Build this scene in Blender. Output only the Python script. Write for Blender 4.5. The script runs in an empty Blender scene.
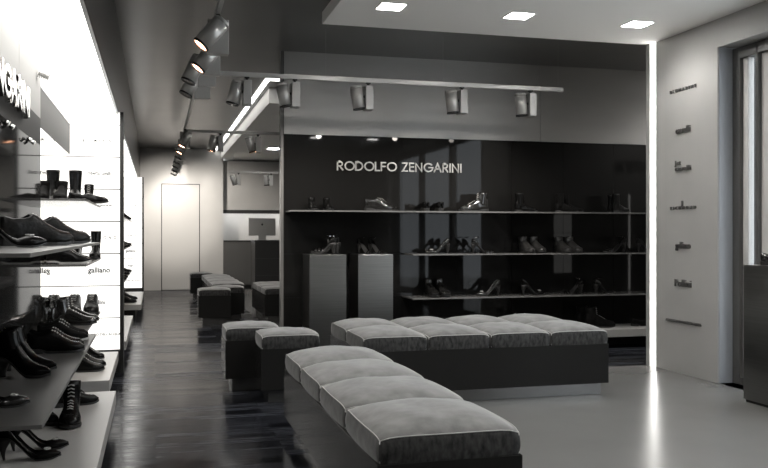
import bpy, bmesh, math, random
from mathutils import Vector, Matrix
random.seed(7)
S = bpy.context.scene
COL = S.collection
PI = math.pi
R = math.radians

# ------------------------------------------------------------------ materials
def mat(name, col, rough=.5, metal=0., spec=.5, emit=0., ecol=None, sheen=0., coat=0.):
    m = bpy.data.materials.new(name); m.use_nodes = True
    b = m.node_tree.nodes['Principled BSDF']
    if not isinstance(col, tuple): col = (col, col * .985, col * .955)
    b.inputs['Base Color'].default_value = (*col, 1)
    b.inputs['Roughness'].default_value = rough
    b.inputs['Metallic'].default_value = metal
    b.inputs['Specular IOR Level'].default_value = spec
    if emit:
        b.inputs['Emission Color'].default_value = (*(ecol or (1, .985, .95)), 1)
        b.inputs['Emission Strength'].default_value = emit
    if sheen:
        b.inputs['Sheen Weight'].default_value = sheen
        b.inputs['Sheen Roughness'].default_value = .4
    if coat:
        b.inputs['Coat Weight'].default_value = coat
        b.inputs['Coat Roughness'].default_value = .05
    return m

def nd(m, t, **kw):
    n = m.node_tree.nodes.new(t)
    for k, v in kw.items(): setattr(n, k, v)
    return n
def lk(m, a, b): m.node_tree.links.new(a, b)
def bsdf(m): return m.node_tree.nodes['Principled BSDF']

def noisy(m, scale, c0, c1, bump=0., stretch=(1, 1, 1), detail=4, rough=None):
    tc = nd(m, 'ShaderNodeTexCoord'); mp = nd(m, 'ShaderNodeMapping')
    mp.inputs['Scale'].default_value = stretch
    no = nd(m, 'ShaderNodeTexNoise'); no.inputs['Scale'].default_value = scale; no.inputs['Detail'].default_value = detail
    cr = nd(m, 'ShaderNodeValToRGB')
    cr.color_ramp.elements[0].position = .3; cr.color_ramp.elements[1].position = .7
    f = lambda c: (c, c * .985, c * .955, 1) if not isinstance(c, tuple) else (*c, 1)
    cr.color_ramp.elements[0].color = f(c0); cr.color_ramp.elements[1].color = f(c1)
    lk(m, tc.outputs['Object'], mp.inputs['Vector']); lk(m, mp.outputs[0], no.inputs['Vector'])
    lk(m, no.outputs['Fac'], cr.inputs[0]); lk(m, cr.outputs[0], bsdf(m).inputs['Base Color'])
    if bump:
        bp = nd(m, 'ShaderNodeBump'); bp.inputs['Strength'].default_value = bump; bp.inputs['Distance'].default_value = .01
        lk(m, no.outputs['Fac'], bp.inputs['Height']); lk(m, bp.outputs[0], bsdf(m).inputs['Normal'])
    if rough:
        mr = nd(m, 'ShaderNodeMapRange'); mr.inputs[3].default_value = rough[0]; mr.inputs[4].default_value = rough[1]
        lk(m, no.outputs['Fac'], mr.inputs[0]); lk(m, mr.outputs[0], bsdf(m).inputs['Roughness'])
    return m

M = {}
M['ceil'] = noisy(mat('dark_satin_ceiling', .10, .30, .3), 1.2, .10, .13)
M['ceil_white'] = mat('white_plaster', .88, .7)
M['wall_light'] = noisy(mat('warm_grey_paint', .40, .45), 2, .38, .42)
M['wall_panel'] = noisy(mat('satin_grey_panel', .17, .36, .3), 1.0, .36, .42, stretch=(1, 1, 3))
M['blackglass'] = mat('black_glass', .010, .03, 0, .5); M['blackglass'].node_tree.nodes['Principled BSDF'].inputs['IOR'].default_value = 1.27
M['bayglass'] = mat('bay_black_glass', .012, .05, 0, .2); M['bayglass'].node_tree.nodes['Principled BSDF'].inputs['IOR'].default_value = 1.06
M['greyglass'] = mat('smoked_glass', .05, .05, 0, .8)
M['mirror'] = mat('mirror_glass', .86, .02, 1)
M['joint'] = mat('joint_black', .004, .6)
M['floor_light'] = noisy(mat('polished_grey_floor', .25, .2, 0, .3), 1.5, .15, .165, rough=(.20, .27))
M['cream'] = mat('cream_panel', .34, .85, 0, .05)
M['darkmetal'] = mat('dark_metal', .035, .3, .5)
M['fascia'] = mat('dark_fascia', .09, .3, .4)
M['bayheader'] = mat('matt_grey_header', .13, .8, 0, .1)
M['bandgrey'] = mat('charcoal_band', .03, .6, 0, .15)
M['chrome'] = mat('chrome', .75, .12, 1)
M['steel'] = noisy(mat('brushed_steel', .32, .3, 1.), 3, .23, .27, stretch=(1, 1, 60))
M['letter_steel'] = mat('satin_letter_metal', .34, .35, .6)
M['letter_dark'] = mat('dark_letter', .12, .4, .3)
M['print'] = mat('printed_letter', .02, .9, 0, .1)
M['lit'] = mat('lit_panel', .8, .5, emit=.62)
M['litceil'] = mat('luminous_ceiling', .8, .5, emit=3)
M['led'] = mat('led_strip', .8, .5, emit=8)
M['cove'] = mat('cove_light', .8, .5, emit=3)
M['under'] = mat('undercabinet_light', .8, .5, emit=12)
M['down'] = mat('downlight_diffuser', .8, .5, emit=30)
M['lampface'] = mat('halogen_face', .8, .5, emit=9, ecol=(1, .50, .30))
M['lampdim'] = mat('lens_glass', .05, .15, emit=.02, ecol=(1, .9, .8))
M['shelf'] = mat('shelf_grey', .13, .16, 0, .6)
M['shelfedge'] = mat('shelf_edge', .13, .35)
M['shelf_dark'] = mat('smoked_shelf_glass', .085, .28, 0, .3)
M['ledge'] = mat('cream_ledge', .40, .32)
M['base'] = mat('charcoal_laminate', .018, .14, 0, .5); M['base'].node_tree.nodes['Principled BSDF'].inputs['IOR'].default_value = 1.1
M['plinth'] = mat('metal_plinth', .17, .25, .8)
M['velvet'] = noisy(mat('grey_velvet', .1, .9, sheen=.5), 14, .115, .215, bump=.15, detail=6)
M['velvet_halfshade'] = noisy(mat('velvet_halfshaded_flank', .1, .9, sheen=.3), 20, .05, .12, bump=.15, detail=6)  # same velvet, shade painted in as a darker tone for the cushion flanks
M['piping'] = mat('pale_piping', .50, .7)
M['velvet_shade'] = noisy(mat('mottled_velvet_shaded', .1, .9, sheen=.04), 38, .001, .055, bump=.15, stretch=(1.3, 1.3, .6), detail=5)  # same mottled velvet, with the shade of the end faces painted in
M['rail'] = mat('silver_rail', .50, .35, .3)
M['box'] = mat('silver_driver', .42, .4, .3)
M['lamp'] = mat('brushed_lamp_body', .48, .3, .45)
M['lampw'] = mat('white_lamp', .65, .4)
M['black'] = mat('black_rubber', .006, .5)
M['cab'] = mat('grey_cabinet', .075, .4)
M['desk'] = mat('dark_desk', .03, .35)
M['doorm'] = mat('pale_door', .40, .5)
M['alu'] = mat('computer_aluminium', .26, .3, .5)
M['paving'] = mat('bounce_paving', .7, .8)  # unseen ground, made pale to bounce daylight onto the white ceiling
M['ledtube'] = mat('thin_led', .8, .5, emit=1.6)
M['stone'] = mat('outside_grey', .12, .8)
M['sash'] = mat('pale_window_sash', .55, .4)
M['jamb'] = mat('blue_grey_jamb', (.36, .38, .41), .3)
M['frame'] = mat('anthracite_frame', .08, .35)
M['leather'] = mat('black_leather', .004, .25, 0, .16)
M['patent'] = mat('black_patent', .010, .12, 0, .8)
M['suede'] = noisy(mat('black_suede', .02, .8, 0, .1), 40, .002, .009)
M['grain'] = noisy(mat('grained_leather', .03, .3, 0, .16), 60, .003, .014, bump=.3)
M['snake'] = noisy(mat('snake_print', .1, .3), 45, .006, .05)
M['sole'] = mat('shoe_sole', .012, .5)
M['lace'] = mat('grey_lace', .38, .6)
M['zip'] = mat('brass_zip', (.42, .33, .12), .3, 1)

def wood():
    m = mat('dark_plank_floor', .03, .22, 0, .27)
    bsdf(m).inputs['IOR'].default_value = 1.16
    tc = nd(m, 'ShaderNodeTexCoord')
    br = nd(m, 'ShaderNodeTexBrick'); br.offset = .37
    br.inputs['Scale'].default_value = 1.0
    br.inputs['Brick Width'].default_value = 1.1; br.inputs['Row Height'].default_value = .115
    br.inputs['Mortar Size'].default_value = .003; br.inputs['Mortar Smooth'].default_value = .2
    br.inputs['Color1'].default_value = (.002, .002, .003, 1); br.inputs['Color2'].default_value = (.045, .048, .056, 1)
    br.inputs['Mortar'].default_value = (.003, .003, .003, 1)
    mp = nd(m, 'ShaderNodeMapping'); mp.inputs['Scale'].default_value = (1.2, 22, 1)
    no = nd(m, 'ShaderNodeTexNoise'); no.inputs['Scale'].default_value = 2.2; no.inputs['Detail'].default_value = 6
    mx = nd(m, 'ShaderNodeMixRGB', blend_type='MULTIPLY'); mx.inputs[0].default_value = 1
    cr = nd(m, 'ShaderNodeValToRGB'); cr.color_ramp.elements[0].position = .3; cr.color_ramp.elements[1].position = .75
    cr.color_ramp.elements[0].color = (.15, .15, .16, 1); cr.color_ramp.elements[1].color = (1.5, 1.5, 1.55, 1)
    lk(m, tc.outputs['Object'], br.inputs['Vector']); lk(m, tc.outputs['Object'], mp.inputs['Vector'])
    lk(m, mp.outputs[0], no.inputs['Vector']); lk(m, no.outputs['Fac'], cr.inputs[0])
    lk(m, br.outputs['Color'], mx.inputs[1]); lk(m, cr.outputs[0], mx.inputs[2])
    lk(m, mx.outputs[0], bsdf(m).inputs['Base Color'])
    sc = nd(m, 'ShaderNodeMath', operation='MULTIPLY_ADD'); sc.inputs[1].default_value = 8; sc.inputs[2].default_value = -.25
    lk(m, br.outputs['Color'], sc.inputs[0])
    ad = nd(m, 'ShaderNodeMath', operation='ADD'); lk(m, sc.outputs[0], ad.inputs[0]); lk(m, no.outputs['Fac'], ad.inputs[1])
    mr = nd(m, 'ShaderNodeMapRange'); mr.inputs[1].default_value = .1; mr.inputs[2].default_value = .9; mr.inputs[3].default_value = .10; mr.inputs[4].default_value = .38
    lk(m, ad.outputs[0], mr.inputs[0]); lk(m, mr.outputs[0], bsdf(m).inputs['Roughness'])
    bp = nd(m, 'ShaderNodeBump'); bp.inputs['Strength'].default_value = .15; bp.inputs['Distance'].default_value = .003
    lk(m, no.outputs['Fac'], bp.inputs['Height']); lk(m, bp.outputs[0], bsdf(m).inputs['Normal'])
    return m
M['wood'] = wood()

def glassmat():
    m = bpy.data.materials.new('window_glass'); m.use_nodes = True
    nt = m.node_tree; nt.nodes.clear()
    o = nt.nodes.new('ShaderNodeOutputMaterial'); mx = nt.nodes.new('ShaderNodeMixShader')
    t = nt.nodes.new('ShaderNodeBsdfTransparent'); g = nt.nodes.new('ShaderNodeBsdfGlossy'); g.inputs['Roughness'].default_value = .02
    t.inputs[0].default_value = (.92, .94, .95, 1)
    mx.inputs[0].default_value = .09
    nt.links.new(t.outputs[0], mx.inputs[1]); nt.links.new(g.outputs[0], mx.inputs[2])
    nt.links.new(mx.outputs[0], o.inputs[0]); return m
M['glass'] = glassmat()

# ------------------------------------------------------------------ mesh helpers
def box(bm, x0, x1, y0, y1, z0, z1):
    v = [bm.verts.new((x, y, z)) for x in (x0, x1) for y in (y0, y1) for z in (z0, z1)]
    for f in ((0, 1, 3, 2), (4, 6, 7, 5), (0, 4, 5, 1), (2, 3, 7, 6), (0, 2, 6, 4), (1, 5, 7, 3)):
        bm.faces.new([v[i] for i in f])
    return v
def loft(bm, rings, cap=True, closed=True):
    rs = [[bm.verts.new(p) for p in r] for r in rings]
    n = len(rs[0])
    for a, b in zip(rs, rs[1:]):
        for i in range(n if closed else n - 1):
            j = (i + 1) % n
            bm.faces.new((a[i], a[j], b[j], b[i]))
    if cap and closed:
        bm.faces.new(rs[0][::-1]); bm.faces.new(rs[-1])
    return rs
def tube(bm, pts, r, n=8, loop=False, r2=None):
    pts = [Vector(p) for p in pts]; rings = []
    m = len(pts)
    for i, p in enumerate(pts):
        if loop: d = pts[(i + 1) % m] - pts[i - 1]
        else: d = pts[min(i + 1, m - 1)] - pts[max(i - 1, 0)]
        d.normalize()
        up = Vector((0, 0, 1)) if abs(d.z) < .95 else Vector((1, 0, 0))
        a = d.cross(up).normalized(); b = d.cross(a)
        rr = r if r2 is None else r + (r2 - r) * i / max(1, m - 1)
        rings.append([p + (a * math.cos(2 * PI * k / n) + b * math.sin(2 * PI * k / n)) * rr for k in range(n)])
    if loop:
        rings.append(rings[0]); loft(bm, rings, False)
    else: loft(bm, rings)
def cyl(bm, p0, p1, r0, r1=None, n=24): tube(bm, [p0, p1], r0, n, r2=r1)
def ob(name, bm, m, parent=None, bevel=0, smooth=False, loc=None):
    bmesh.ops.recalc_face_normals(bm, faces=bm.faces)
    me = bpy.data.meshes.new(name); bm.to_mesh(me); bm.free()
    if smooth:
        for p in me.polygons: p.use_smooth = True
    for mm in (m if isinstance(m, list) else [m]): me.materials.append(mm)
    o = bpy.data.objects.new(name, me); COL.objects.link(o)
    if parent: o.parent = parent
    if loc: o.location = loc
    if bevel:
        b = o.modifiers.new('bevel', 'BEVEL'); b.width = bevel; b.segments = 2; b.limit_method = 'ANGLE'
    return o
def B(name, dims, m, parent=None, bevel=0):
    bm = bmesh.new(); box(bm, *dims); return ob(name, bm, m, parent, bevel)
def thing(name, label, cat, loc=(0, 0, 0), rz=0, group=None):
    o = bpy.data.objects.new(name, None); COL.objects.link(o); o.empty_display_size = .1
    o.location = loc; o.rotation_euler = (0, 0, rz); o['label'] = label; o['category'] = cat
    if group: o['group'] = group
    return o
def tag(o, label, cat, group=None):
    o['label'] = label; o['category'] = cat
    if group: o['group'] = group
    return o
def struct(o): o['kind'] = 'structure'; return o
def copy_tree(o, parent=None):
    c = o.copy(); COL.objects.link(c)
    if parent: c.parent = parent
    for ch in list(o.children): copy_tree(ch, c)
    return c
def part(o, label): o['label'] = label; return o

# ------------------------------------------------------------------ room shell
XR, ZC, ZS = 4.37, 3.03, 2.93
YB = 8.5          # black glass wall
def multi(name, boxes, m, bevel=0):
    bm = bmesh.new()
    for b in boxes: box(bm, *b)
    return struct(ob(name, bm, m, None, bevel))
multi('floor', [(-.9, 1.0, -2, 19.6, -.1, 0), (1.0, 8, 6.92, 10, -.1, 0), (1.0, 1.4, 10, 19.6, -.1, 0)], M['wood'])
multi('floor', [(1.0, 4.62, -2, 6.92, -.1, 0), (4.62, 8, 6.82, 6.92, -.1, 0), (1.4, 8, 10, 19.6, -.1, 0)], M['floor_light'])
multi('ceiling', [(-.9, 1.12, -2, 19.6, ZC, ZC + .1), (1.12, 4.62, -2, 6.82, ZC, ZC + .1), (1.12, 8, 6.82, 19.6, ZC, ZC + .1)], M['ceil'])
multi('ceiling', [(1.33, XR, -2, 6.92, ZS, ZC - .002)], M['ceil_white'])
multi('ceiling', [(1.38, 8, 10.7, 19.35, 2.84, ZC - .001)], M['ceil_white'])
# front wall behind the viewer, back walls
multi('wall_front', [(-.9, 4.62, -2.1, -2, 0, 3.1)], M['wall_light'])
multi('wall_back', [(-.9, 1.43, 18.8, 18.95, 0, ZC)], M['wall_light'])
multi('wall_back', [(1.43, 8, 19.4, 19.5, 0, 3.2)], M['wall_light'])
struct(B('wall_east', (8, 8.1, 6.82, 19.6, 0, 3.2), M['wall_light']))
# door wall: jib door with thin dark reveal
d = thing('door_1', '', ''); del d['label'], d['category']; struct(d)
B('door_leaf', (.145, .92, 18.785, 18.80, .01, 2.26), M['doorm'], d, .001)
bm = bmesh.new(); box(bm, .13, .145, 18.79, 18.80, 0, 2.275); box(bm, .92, .935, 18.79, 18.80, 0, 2.275); box(bm, .13, .935, 18.79, 18.80, 2.26, 2.275)
ob('door_reveal', bm, M['joint'], d)
# left wall: bays
multi('wall_left', [(-.86, -.70, -2, 5.78, 0, 1.76)], M['bayglass'])
multi('wall_left', [(-.86, -.70, -2, 5.78, 1.76, 1.93)], M['bandgrey'])
bm = bmesh.new()
ys = [-2, .6, 2.3, 4.93, 5.78]
ys = [-2, 1.1, 3.0, 4.9, 5.78]
for a, b in zip(ys, ys[1:]): box(bm, -.86, -.70, a + .004, b - .004, 1.93, 2.25)
struct(ob('wall_left', bm, M['cream']))
multi('wall_left', [(-.86, -.705, 5.78, 7.7, 0, 1.88)], M['mirror'])
multi('wall_left', [(-.86, -.703, 5.78, 7.7, 1.88, 2.13)], M['bayheader'])
multi('trim_4', [(-.703, -.699, 5.78, 7.7, 2.13, 2.138), (-.703, -.699, 7.69, 7.7, 1.88, 2.13)], M['darkmetal'])
multi('wall_left', [(-.86, -.705, 5.78, 7.7, 2.13, 2.25), (-.86, -.705, 7.9, 16.4, 2.13, 2.25)], M['ceil_white'])
multi('wall_left', [(-.86, -.71, 7.7, 7.9, 0, 2.25), (-.86, -.71, 16.4, 18.8, 0, 2.25)], M['fascia'])
multi('wall_left', [(-.86, -.705, 7.9, 16.4, 0, 2.13)], M['mirror'])
multi('wall_left', [(-.86, -.31, -2, 18.8, 2.262, ZC)], M['fascia'])
multi('ceiling', [(-.70, -.325, -2, 16.4, 2.25, 2.26)], M['litceil'])
struct(B('trim_1', (-.325, -.305, -2, 18.8, 2.235, 2.262), M['darkmetal']))
# right wall with recessed window
multi('wall_right', [(XR, 4.62, 5.93, 6.81, 0, ZC), (XR + .022, 4.62, 6.81, 6.86, 0, ZC), (XR - .028, 4.62, 6.86, 6.92, 0, ZC), (XR, 4.62, -2, 5.93, 2.70, ZC), (XR, 4.62, -2, 1.0, 0, 2.70), (XR, 4.62, 1.0, 5.93, -.06, .0)], M['wall_light'])
multi('wall_right', [(XR + .01, 4.55, 5.922, 5.93, 0, 2.70)], M['jamb'])
struct(B('led_strip_trim', (XR + .008, XR + .020, 6.814, 6.858, 0, ZS), M['led'])).name = 'trim_2'
w = thing('window_1', '', ''); del w['label'], w['category']; struct(w)
bm = bmesh.new()
for y0, y1 in ((5.83, 5.92), (5.616, 5.645), (1.0, 1.09), (4.2, 4.28), (2.6, 2.68)): box(bm, 4.50, 4.60, y0, y1, 0, 2.69)
box(bm, 4.50, 4.60, 1.09, 5.83, 2.60, 2.69); box(bm, 4.50, 4.60, 1.09, 5.83, 0, .06)
ob('window_frame', bm, M['frame'], w, .004)
bm = bmesh.new()
box(bm, 4.53, 4.58, 5.765, 5.83, .06, 2.6); box(bm, 4.53, 4.58, 5.50, 5.615, .06, 2.6); box(bm, 4.53, 4.58, 4.28, 4.34, .06, 2.6)
ob('window_sash', bm, M['sash'], w, .003)
B('pane', (4.55, 4.556, 1.09, 5.765, .06, 2.6), M['glass'], w)
multi('wall_right', [(4.62, 8, 6.82, 6.92, 0, ZC)], M['wall_light'])
# outside paving and pillar
struct(B('paving_outside', (4.62, 16, -6, 6.82, -.12, -.02), M['paving'])).name = 'floor'
tag(B('outside_pillar', (5.05, 5.30, 6.12, 6.36, -.02, 3.6), M['stone'], None, .01), 'dark grey pillar outside the window beside the right wall', 'pillar')

# black glass display wall -------------------------------------------------
multi('wall_north', [(1.24, 8, YB + .012, YB + .10, 0, ZC)], M['joint'])
bm = bmesh.new()
xj = [1.245, 1.854, 2.475, 3.08, 3.70, 4.31, 4.92, 5.53, 6.14, 6.75, 7.36, 7.98]
for a, b in zip(xj, xj[1:]):
    for z0, z1 in ((0, .56), (.56, 1.0), (1.0, 1.43), (1.43, 2.20)):
        box(bm, a + .0015, b - .0015, YB, YB + .012, z0 + .0015, z1 - .0015)
struct(ob('wall_north', bm, M['blackglass']))
bm = bmesh.new()
for a, b in ((1.245, 4.04), (4.04, 7.98)): box(bm, a + .002, b - .002, YB - .004, YB + .012, 2.203, ZC)
struct(ob('wall_north', bm, M['wall_panel']))
struct(B('trim_3', (1.215, 1.24, YB - .004, YB + .10, 0, ZC), M['shelfedge']))

# shelves on the display wall
def shelf(x0, x1, y0, y1, z, th, m, label, group=None, name='display_shelf', edge=True, side='y'):
    t = thing(name, label, 'shelf', ((x0 + x1) / 2, (y0 + y1) / 2, z - th), 0, group)
    hx, hy = (x1 - x0) / 2, (y1 - y0) / 2
    if side == 'y':
        B('shelf_board', (-hx, hx, -hy + .004, hy, 0, th), m, t, .001)
        part(B('edge_strip', (-hx, hx, -hy, -hy + .004, 0, th), M['shelfedge'], t), 'pale front edge')
    else:
        B('shelf_board', (-hx, hx - .004, -hy, hy, 0, th), m, t, .001)
        part(B('edge_strip', (hx - .004, hx, -hy, hy, 0, th), M['shelfedge'], t), 'pale aisle edge')
    return t
G = 'shelves of the black glass wall'
shelf(1.26, 7.9, 8.12, 8.498, 1.43, .014, M['shelf'], 'long thin grey shelf highest on the black glass wall, below the silver name', G)
shelf(2.475, 7.9, 8.12, 8.498, 1.0, .014, M['shelf'], 'middle thin grey shelf on the black glass wall starting right of the steel pedestals', G)
shelf(2.475, 7.9, 8.12, 8.498, .56, .014, M['shelf'], 'lowest thin grey shelf on the black glass wall, just above the long bench', G)
t = thing('display_ledge', 'thick cream ledge near the floor under the black glass wall', 'ledge', (5.19, 8.25, 0))
B('ledge_top', (-2.715, 2.71, -.25, .248, .12, .20), M['ledge'], t, .003)
part(B('recessed_base', (-2.715, 2.71, .05, .248, 0, .12), M['black'], t), 'dark recessed base')

# pedestals
def pedestal(x0, x1, y0, y1, h, label, group=None):
    t = thing('display_pedestal', label, 'pedestal', ((x0 + x1) / 2, (y0 + y1) / 2, 0), 0, group)
    hx, hy = (x1 - x0) / 2, (y1 - y0) / 2
    B('cladding', (-hx, hx, -hy, hy, .02, h - .008), M['steel'], t, .002)
    B('top_plate', (-hx, hx, -hy, hy, h - .008, h), M['steel'], t, .002)
    B('foot_recess', (-hx + .012, hx - .012, -hy + .012, hy - .012, 0, .02), M['black'], t)
    return t
pedestal(1.434, 1.795, 8.10, 8.495, 1.0, 'brushed steel pedestal against the black glass wall, left of the two', 'steel pedestals at the black wall')
pedestal(1.914, 2.267, 8.10, 8.495, 1.0, 'brushed steel pedestal against the black glass wall, right of the two', 'steel pedestals at the black wall')
pedestal(4.075, 4.36, 4.45, 5.24, .98, 'tall brushed steel pedestal standing before the window at right')

# ------------------------------------------------------------------ upholstery
def cushion(parent, cx, cy, z0, z1, sx, sy, dome=.022, jit=0):
    """one domed velvet pad with mottled sides painted in shade and pale piping"""
    n = 14; hx, hy = sx / 2 - .002, sy / 2 - .002
    bm = bmesh.new()
    def P(u, v, top):
        # u,v in -1..1 ; slight rounding of the plan corners
        k = .035 * (u * u) * (v * v)
        x = u * hx * (1 - k); y = v * hy * (1 - k)
        if top:
            a = (1 - abs(u) ** 2.6) * (1 - abs(v) ** 2.6)
            b = 1 - (abs(u) ** 4 + abs(v) ** 4) * .5
            z = z1 - .020 * (abs(u) ** 8 + abs(v) ** 8) / 2 + dome * (a * .85 + .15 * b) + .0035 * math.sin(7 * u + 3 * v + jit) * a
        else: z = z0
        return x + cx, y + cy, z
    gr = [[bm.verts.new(P(-1 + 2 * i / n, -1 + 2 * j / n, True)) for j in range(n + 1)] for i in range(n + 1)]
    for i in range(n):
        for j in range(n): bm.faces.new((gr[i][j], gr[i + 1][j], gr[i + 1][j + 1], gr[i][j + 1]))
    per = [gr[i][0] for i in range(n)] + [gr[n][j] for j in range(n)] + [gr[i][n] for i in range(n, 0, -1)] + [gr[0][j] for j in range(n, 0, -1)]
    prev = per; m = len(per)
    for lv in range(1, 6):
        s = lv / 5; z_b = .006 * math.sin(PI * s)
        ring = []
        for v in per:
            dx, dy = v.co.x - cx, v.co.y - cy
            f = 1 + z_b / max(hx, hy)
            ring.append(bm.verts.new((cx + dx * f, cy + dy * f, v.co.z + (z0 - v.co.z) * s)))
        for i in range(m):
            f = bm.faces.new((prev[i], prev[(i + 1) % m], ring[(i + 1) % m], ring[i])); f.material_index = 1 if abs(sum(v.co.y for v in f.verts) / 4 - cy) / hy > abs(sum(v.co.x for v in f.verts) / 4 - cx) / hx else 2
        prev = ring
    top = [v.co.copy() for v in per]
    o = ob('seat_cushion', bm, [M['velvet'], M['velvet_shade'], M['velvet_halfshade']], parent, smooth=False)
    for p in o.data.polygons: p.use_smooth = True
    bm = bmesh.new()
    tube(bm, [p + Vector((0, 0, .001)) for p in top], .0022, 6, True)
    for u in (-1, 1):
        for v in (-1, 1):
            x, y, z = P(u, v, True)
            tube(bm, [(x, y, z), (cx + (x - cx) * 1.008, cy + (y - cy) * 1.008, (z + z0) / 2), (x, y, z0 + .002)], .0021, 6)
    ob('piping', bm, M['piping'], o, smooth=True)
    return o
def bench(name, x0, x1, y0, y1, nx, ny, label, cat, group=None, inset=.05, zt=.39, seat=.475, right_flush=False, dome=.022):
    t = thing(name, label, cat, (x0, y0, 0), 0, group)
    W, D = x1 - x0, y1 - y0
    B('base', (0, W, 0, D, .10, zt), M['base'], t, .003)
    B('plinth', (inset, W - (.01 if right_flush else inset), inset, D - inset, 0, .10), M['plinth'], t, .002)
    sx, sy = W / nx, D / ny
    for i in range(nx):
        for j in range(ny):
            cushion(t, sx * (i + .5), sy * (j + .5), zt, seat, sx, sy, dome, i * 1.7 + j * 2.3)
    return t
bench('upholstered_bench', .752, 1.303, 2.89, 5.13, 1, 4, 'long bench with four grey velvet cushions in the foreground, running away from the viewer', 'bench', dome=.050, seat=.490)
bench('upholstered_bench', 1.37, 3.24, 5.66, 6.78, 4, 2, 'wide grey velvet bench with eight cushions on a charcoal base before the black wall', 'bench', right_flush=True, inset=.10, dome=.038, seat=.495)
G = 'stools by the near benches'
bench('velvet_stool', .72, 1.14, 6.0, 6.42, 1, 1, 'square grey velvet stool nearer the foreground bench, in front of its twin', 'stool', G, .055, dome=.020, seat=.490)
bench('velvet_stool', .515, .93, 6.55, 6.97, 1, 1, 'square grey velvet stool further left, half hidden behind its twin', 'stool', G, .055, dome=.020, seat=.490)
G = 'seats at the far end of the aisle'
bench('velvet_stool', .55, .97, 11.4, 11.8, 1, 1, 'far grey stool standing frontmost of the distant seats in the aisle', 'stool', G, .055, dome=.012)
bench('velvet_stool', .76, 1.19, 11.85, 12.25, 1, 1, 'far grey stool between the frontmost distant stool and the pale bench', 'stool', G, .055, dome=.012)
bench('upholstered_bench', .80, 1.27, 12.6, 15.6, 1, 4, 'far pale-topped long bench behind the distant stools in the aisle', 'bench', G, dome=.015)
bench('velvet_stool', .63, 1.05, 16.1, 16.5, 1, 1, 'furthest grey stool in front of the pale hidden door', 'stool', G, .055, dome=.012)
bench('upholstered_bench', 1.42, 1.95, 11.45, 13.0, 1, 3, 'grey bench just past the black wall in the cash desk room', 'bench', G, dome=.012)

# ------------------------------------------------------------------ lettering
def text_mesh(s, size, depth, spacing=1.0, bold=0.):
    cu = bpy.data.curves.new('lettering', 'FONT'); cu.body = s; cu.size = size; cu.extrude = depth
    cu.space_character = spacing; cu.offset = size * bold; cu.align_x = 'CENTER'; cu.resolution_u = 3
    o = bpy.data.objects.new('tmp', cu); COL.objects.link(o)
    dg = bpy.context.evaluated_depsgraph_get()
    me = bpy.data.meshes.new_from_object(o.evaluated_get(dg))
    bpy.data.objects.remove(o); bpy.data.curves.remove(cu)
    return me
def text_obj(s, size, depth, m, spacing=1., parent=None, width=None, name='lettering', bold=0.):
    me = text_mesh(s, size, depth, spacing, bold); me.name = name
    me.materials.clear(); me.materials.append(m)
    o = bpy.data.objects.new(name, me); COL.objects.link(o)
    if width:
        xs = [v.co.x for v in me.vertices]; w_ = max(xs) - min(xs); c = (max(xs) + min(xs)) / 2
        for v in me.vertices: v.co.x = (v.co.x - c) * width / w_
    if parent: o.parent = parent
    return o
# geometric capitals built from strokes (unit height), used for the shop name
def arc(cx, cy, rx, ry, a0, a1, n=18): return [(cx + rx * math.cos(R(a0 + (a1 - a0) * i / n)), cy + ry * math.sin(R(a0 + (a1 - a0) * i / n))) for i in range(n + 1)]
GL = {
 'R': (.62, [[(0, 0), (0, 1)], [(0, 1), (.25, 1)] + arc(.25, .74, .26, .26, 90, -90) + [(0, .48)], [(.22, .48), (.55, 0)]]),
 'O': (1.0, [arc(.5, .5, .48, .5, 0, 360, 32)]),
 'D': (.78, [[(0, 0), (0, 1), (.22, 1)] + arc(.22, .5, .5, .5, 90, -90, 22) + [(0, 0)]]),
 'L': (.46, [[(0, 1), (0, 0), (.42, 0)]]),
 'F': (.50, [[(0, 0), (0, 1), (.45, 1)], [(0, .53), (.42, .53)]]),
 'Z': (.60, [[(0, 1), (.52, 1), (0, 0), (.54, 0)]]),
 'E': (.52, [[(.46, 1), (0, 1), (0, 0), (.46, 0)], [(0, .53), (.43, .53)]]),
 'N': (.76, [[(0, 0), (0, 1), (.66, 0), (.66, 1)]]),
 'G': (.98, [arc(.5, .5, .48, .5, 45, 360, 28) + [(.56, .5)]]),
 'A': (.80, [[(0, 0), (.37, 1), (.74, 0)], [(.13, .34), (.61, .34)]]),
 'I': (.14, [[(.02, 0), (.02, 1)]]),
}
def stroke(bm, pts, w, d):
    pts = [Vector((p[0], p[1], 0)) for p in pts]
    L, Rr = [], []
    closed = (pts[0] - pts[-1]).length < 1e-4
    n = len(pts)
    for i, p in enumerate(pts):
        a = pts[i] - pts[i - 1] if i else (pts[0] - pts[-2] if closed else pts[1] - pts[0])
        b = pts[i + 1] - pts[i] if i < n - 1 else (pts[1] - pts[0] if closed else pts[-1] - pts[-2])
        a.normalize(); b.normalize()
        na, nb = Vector((-a.y, a.x, 0)), Vector((-b.y, b.x, 0)); m = (na + nb)
        m = m / max(.35, m.length * m.length / 2) if m.length > .01 else na
        e = m * w / 2
        if not closed and i == 0: p = p - b * w / 2
        if not closed and i == n - 1: p = p + a * w / 2
        L.append(p + e); Rr.append(p - e)
    rings = [[(l.x, l.y, 0), (r.x, r.y, 0), (r.x, r.y, d), (l.x, l.y, d)] for l, r in zip(L, Rr)]
    loft(bm, rings, not closed)
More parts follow.
